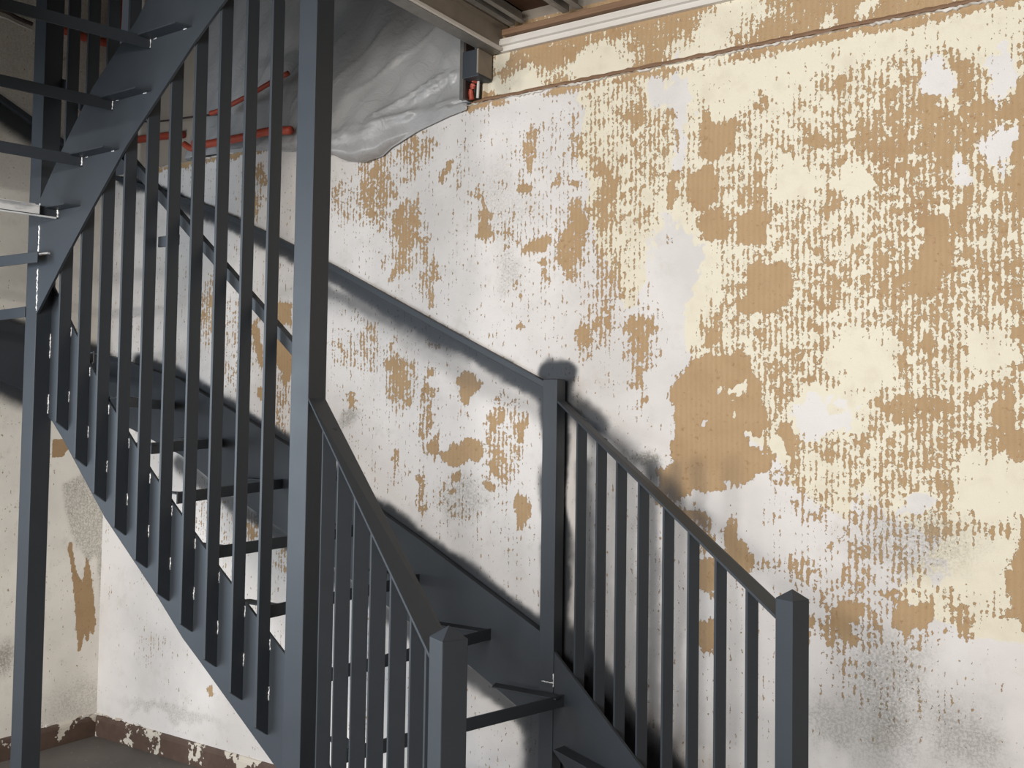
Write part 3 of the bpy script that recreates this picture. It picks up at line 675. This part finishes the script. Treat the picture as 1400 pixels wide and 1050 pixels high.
# rails: guard rail of the top flight, inner rail of the middle flight, wall rails
def bar(name, p, q, wy, hz, mat=STEEL, parent=None, bevel=.0015, side=None):
    """straight flat bar from p to q; wy = width along 'side', hz = height (vertical)"""
    p, q = np.array(p, float), np.array(q, float); d = q-p
    sd = np.array(side, float) if side is not None else np.array([-d[1], d[0], 0.])
    sd = sd/np.linalg.norm(sd)*wy/2; up = np.array([0, 0, hz/2])
    return hexa(name, [p-sd-up, q-sd-up, q+sd-up, p+sd-up, p-sd+up, q-sd+up, q+sd+up, p+sd+up], mat, parent or ST, bevel)
bar('handrail', (-3.882, 2.36, up3z(-3.882)+.87), (-2.412, 2.36, up3z(-2.412)+.87), .05, .02)
bar('handrail', (-3.882, 2.412, 3.078), (-2.412, 2.412, 1.864), .030, .046)
bar('rail_spacer', (-3.205, 2.392, 2.352), (-3.090, 2.392, 2.352), .010, .040)
wr = [(-2.003, 1.826), (-2.524, 2.07), (-3.155, 2.372), (-3.573, 2.556), (-4.005, 2.732), (-4.79, 2.985)]
prism('handrail', [(x, 3.272, z+.013) for x, z in wr]+[(x, 3.272, z-.013) for x, z in wr[::-1]], (0, .026, 0), STEEL, ST, .0015)
bar('handrail', (-4.805, 3.272, 2.985), (-4.805, 1.45, 3.74), .026, .030)

# lower flight, turned away from the wall
HD = math.radians(-25.5); U = np.array([math.cos(HD), math.sin(HD), 0]); VV = np.array([-math.sin(HD), math.cos(HD), 0]); s1 = .063
def post1(ridge, z1):
    r = np.array([ridge[0], ridge[1], 0]); c = [r-U*s1, r, r+VV*s1, r-U*s1+VV*s1]
    p = hexa('newel_post', c+[q+np.array((0, 0, z1)) for q in c], STEEL, ST, .002)
    ap = r-U*s1/2+VV*s1/2+np.array((0, 0, z1+.026)); T = [q+np.array((0, 0, z1)) for q in c]+[ap]
    obj('post_cap', T, [(0, 3, 2, 1), (0, 1, 4), (1, 2, 4), (2, 3, 4), (3, 0, 4)], STEEL, p)
    return c
LPc = post1((-1.3206, 1.7269), 1.221); RPc = post1((-.871, 2.6745), 1.2255)
def rail1(a0, a1, za, b0, b1, zb, t=.010):
    top = [(*a0, za), (*b0, zb), (*b1, zb), (*a1, za)]
    return hexa('handrail', [(x, y, z-t) for x, y, z in top]+top, STEEL, ST, .0015)
LA0, LA1, LB0, LB1 = (-2.332, 2.321), (-2.332, 2.398), LPc[0][:2], LPc[3][:2]
rail1(LA0, LA1, 1.762, LB0, LB1, 1.182)
RA0, RA1, RB0, RB1 = (-1.941, 3.216), (-1.941, 3.274), RPc[0][:2], RPc[3][:2]
rail1(RA0, RA1, 1.779, RB0, RB1, 1.178)
def at_px(a, b, za, zb, px, off):
    """parameter along a-b whose projection meets column px"""
    lo, hi = -.1, 1.2
    for _ in range(50):
        m_ = (lo+hi)/2; p = (a[0]+(b[0]-a[0])*m_+off[0], a[1]+(b[1]-a[1])*m_+off[1], za+(zb-za)*m_)
        if proj(p)[0] < px: lo = m_
        else: hi = m_
    return lo
def bal1(a, b, za, zb, t, o0, o1, zbot):
    p = np.array([a[0]+(b[0]-a[0])*t, a[1]+(b[1]-a[1])*t, 0]); z1 = za+(zb-za)*t-.010
    d = np.array([b[0]-a[0], b[1]-a[1], 0]); d /= np.linalg.norm(d); nn = np.array([-d[1], d[0], 0]); th = .010
    sl_ = (zb-za)/math.hypot(b[0]-a[0], b[1]-a[1])*th
    c = [p+nn*o0, p+nn*o0+d*th, p+nn*o1+d*th, p+nn*o1]
    top = [z1+.002, z1+sl_+.002, z1+sl_+.002, z1+.002]
    zb0 = [zbot+.03, zbot+.03, zbot, zbot]
    hexa('baluster', [q+np.array((0, 0, z)) for q, z in zip(c, zb0)]+[q+np.array((0, 0, z)) for q, z in zip(c, top)], STEEL, ST, .0012)
LPX = [439, 459.5, 482, 504.5, 531, 558, 584]
for px in LPX:
    t = at_px(LA0, LB0, 1.762, 1.182, px, (0, 0)); 
    if t > .985: t = .965
    bal1(LA0, LB0, 1.762, 1.182, t, .004, .048, max(.03, .50-.58*t))
RPX = [786, 813, 840, 870, 904, 938, 975, 1017.6]
for px in RPX:
    t = at_px(RA0, RB0, 1.35, .85, px, (.005, .014)); bal1(RA0, RB0, 1.779, 1.178, t, .014, .056, max(.05, .62-.55*t))
# stringers of the lower flight
def str1(a, b, za, zb, h, off, t=.010):
    d = np.array([b[0]-a[0], b[1]-a[1], 0]); d /= np.linalg.norm(d); nn = np.array([-d[1], d[0], 0])
    A = np.array([*a, 0])+nn*off; B = np.array([*b, 0])+nn*off
    pts = [A+(0, 0, za), B+(0, 0, zb), B+(0, 0, max(0, zb-h)), A+(0, 0, za-h)]
    return prism('stringer', pts, nn*t, STEEL, ST)
slL = str1(LA0, LB0, .700, .145, .36, .050); slR = str1(RA0, RB0, .848, .300, .36, 0.001)

# ------------------------------------------------------------------ open tread frames: front bar + side brackets
BH, BT = .044, .006
def tread(a, b, z, back=(1, 0), la=.24, lb=.24, mat=STEEL, da=None, db=None, par=None):
    """front bar a-b (plan), top at z; flat brackets run from its ends along 'back' directions"""
    a, b = np.array([*a, 0.]), np.array([*b, 0.])
    fb = bar('tread_bar', a+(0, 0, z-BH/2), b+(0, 0, z-BH/2), BT, BH, mat)
    for p, q, L, dr in ((a, b, la, da), (b, a, lb, db)):
        if not L: continue
        d = np.array([*(dr or back), 0.]); d /= np.linalg.norm(d); n_ = (q-p)/np.linalg.norm(q-p); n_ = n_-d*(n_@d); n_ /= np.linalg.norm(n_)
        w_ = .055; zz = z-.004
        c = [p, p+d*L, p+d*(L-.02)+n_*w_, p+n_*w_]
        hexa('tread_bracket', [k+(0, 0, zz-.005) for k in c]+[k+(0, 0, zz) for k in c], mat, fb)
    return fb
R_ = .1775
LD = (np.array(LB0)-np.array(LA0)); LD /= np.linalg.norm(LD); RD = (np.array(RB0)-np.array(RA0)); RD /= np.linalg.norm(RD)
def LPt(s_): return tuple(np.array(LA0)+LD*s_+np.array([-LD[1], LD[0]])*.062)
def RPt(s_): return tuple(np.array(RA0)+RD*s_-np.array([-RD[1], RD[0]])*.001)
dw = (-1., 0.); dL = tuple(-LD); dR = tuple(-RD)
tread(LPt(.93), RPt(1.09), 1*R_, da=dL, db=dR, la=.24, lb=.28)
tread(LPt(.71), RPt(.76), 2*R_, da=dL, db=dR, la=.22, lb=.30)
tread(LPt(.50), RPt(.42), 3*R_, da=dL, db=dR, la=.20, lb=.34)
tread((-2.10, 2.255), (-1.877, 3.184), 4*R_, da=dL, db=dw, la=.15, lb=.30)
TR = {5: ((-2.312, 2.402), (-2.259, 3.261)), 6: ((-2.568, 2.398), (-2.621, 3.261)), 7: ((-2.835, 2.398), (-2.945, 3.261)), 8: ((-3.066, 2.398), (-3.43, 3.261)),
      9: ((-3.222, 2.398), (-3.86, 3.261)), 10: ((-3.42, 2.398), (-4.25, 3.261)), 11: ((-3.60, 2.398), (-4.779, 3.12))}
for n_, (a, b) in TR.items():
    tread(a, b, n_*R_, da=dw, db=dw if n_ < 11 else (0, -1), la=.18 if n_ > 5 else 0, lb=.30)
tread((-3.958, 2.318), (-4.779, 2.40), 2.14, da=(0, -1), db=(0, -1), la=0, lb=.3)
tread((-3.800, 2.270), (-4.779, 2.235), 2.348, da=(-1, -.03), db=(0, -1), la=0, lb=.3)
TU = {14: (-3.754, 2.527), 15: (-3.600, 2.719), 16: (-3.413, 2.912), 17: (-3.193, 3.109), 18: (-2.955, 3.30), 19: (-2.71, 3.49)}
for n_, (x, z) in TU.items():
    fb = tread((x, 2.319), (x-.235, 1.416), z, da=(1, 0), db=(1, 0), la=.235 if n_ > 14 else .15, lb=.24)
    if n_ == 14:  # bright streak on this bar drawn as pale strips
        bar('lower_edge', (x+.003, 2.312, z-BH+.002), (x-.16, 1.69, z-BH+.002), .012, .006, BARE, fb)
        bar('pale_face', (x+.0045, 2.24, z-.021), (x-.14, 1.69, z-.021), .004, .036, BARE, fb); bar('top_edge', (x-.02, 2.235, z+.001), (x-.14, 1.75, z+.001), .012, .006, BARE, fb)
    if n_ in (14, 15, 16, 17):
        weld(fb, [(x+.004, 2.317, z-.004), (x+.004, 2.317, z-BH+.004)], .004 if n_ < 16 else .0025)
        if n_ != 14:
            for q in (.02, .19): weld(fb, [(x+q, 2.3185, z-.010), (x+q+.018, 2.3185, z-.010)], .0014)
bar('flange_edge', (-3.958, 2.312, 2.347), (-3.795, 2.312, 2.347), .014, .007, BARE)  # bright line on the flange edge drawn as a pale strip
# grinder scratches and weld spatter at the wall post
weld(slR, [(-1.939, 3.213, .72), (-1.939, 3.213, .77)], .002); weld(slR, [(-1.99, 3.212, .735), (-1.94, 3.212, .735)], .002)
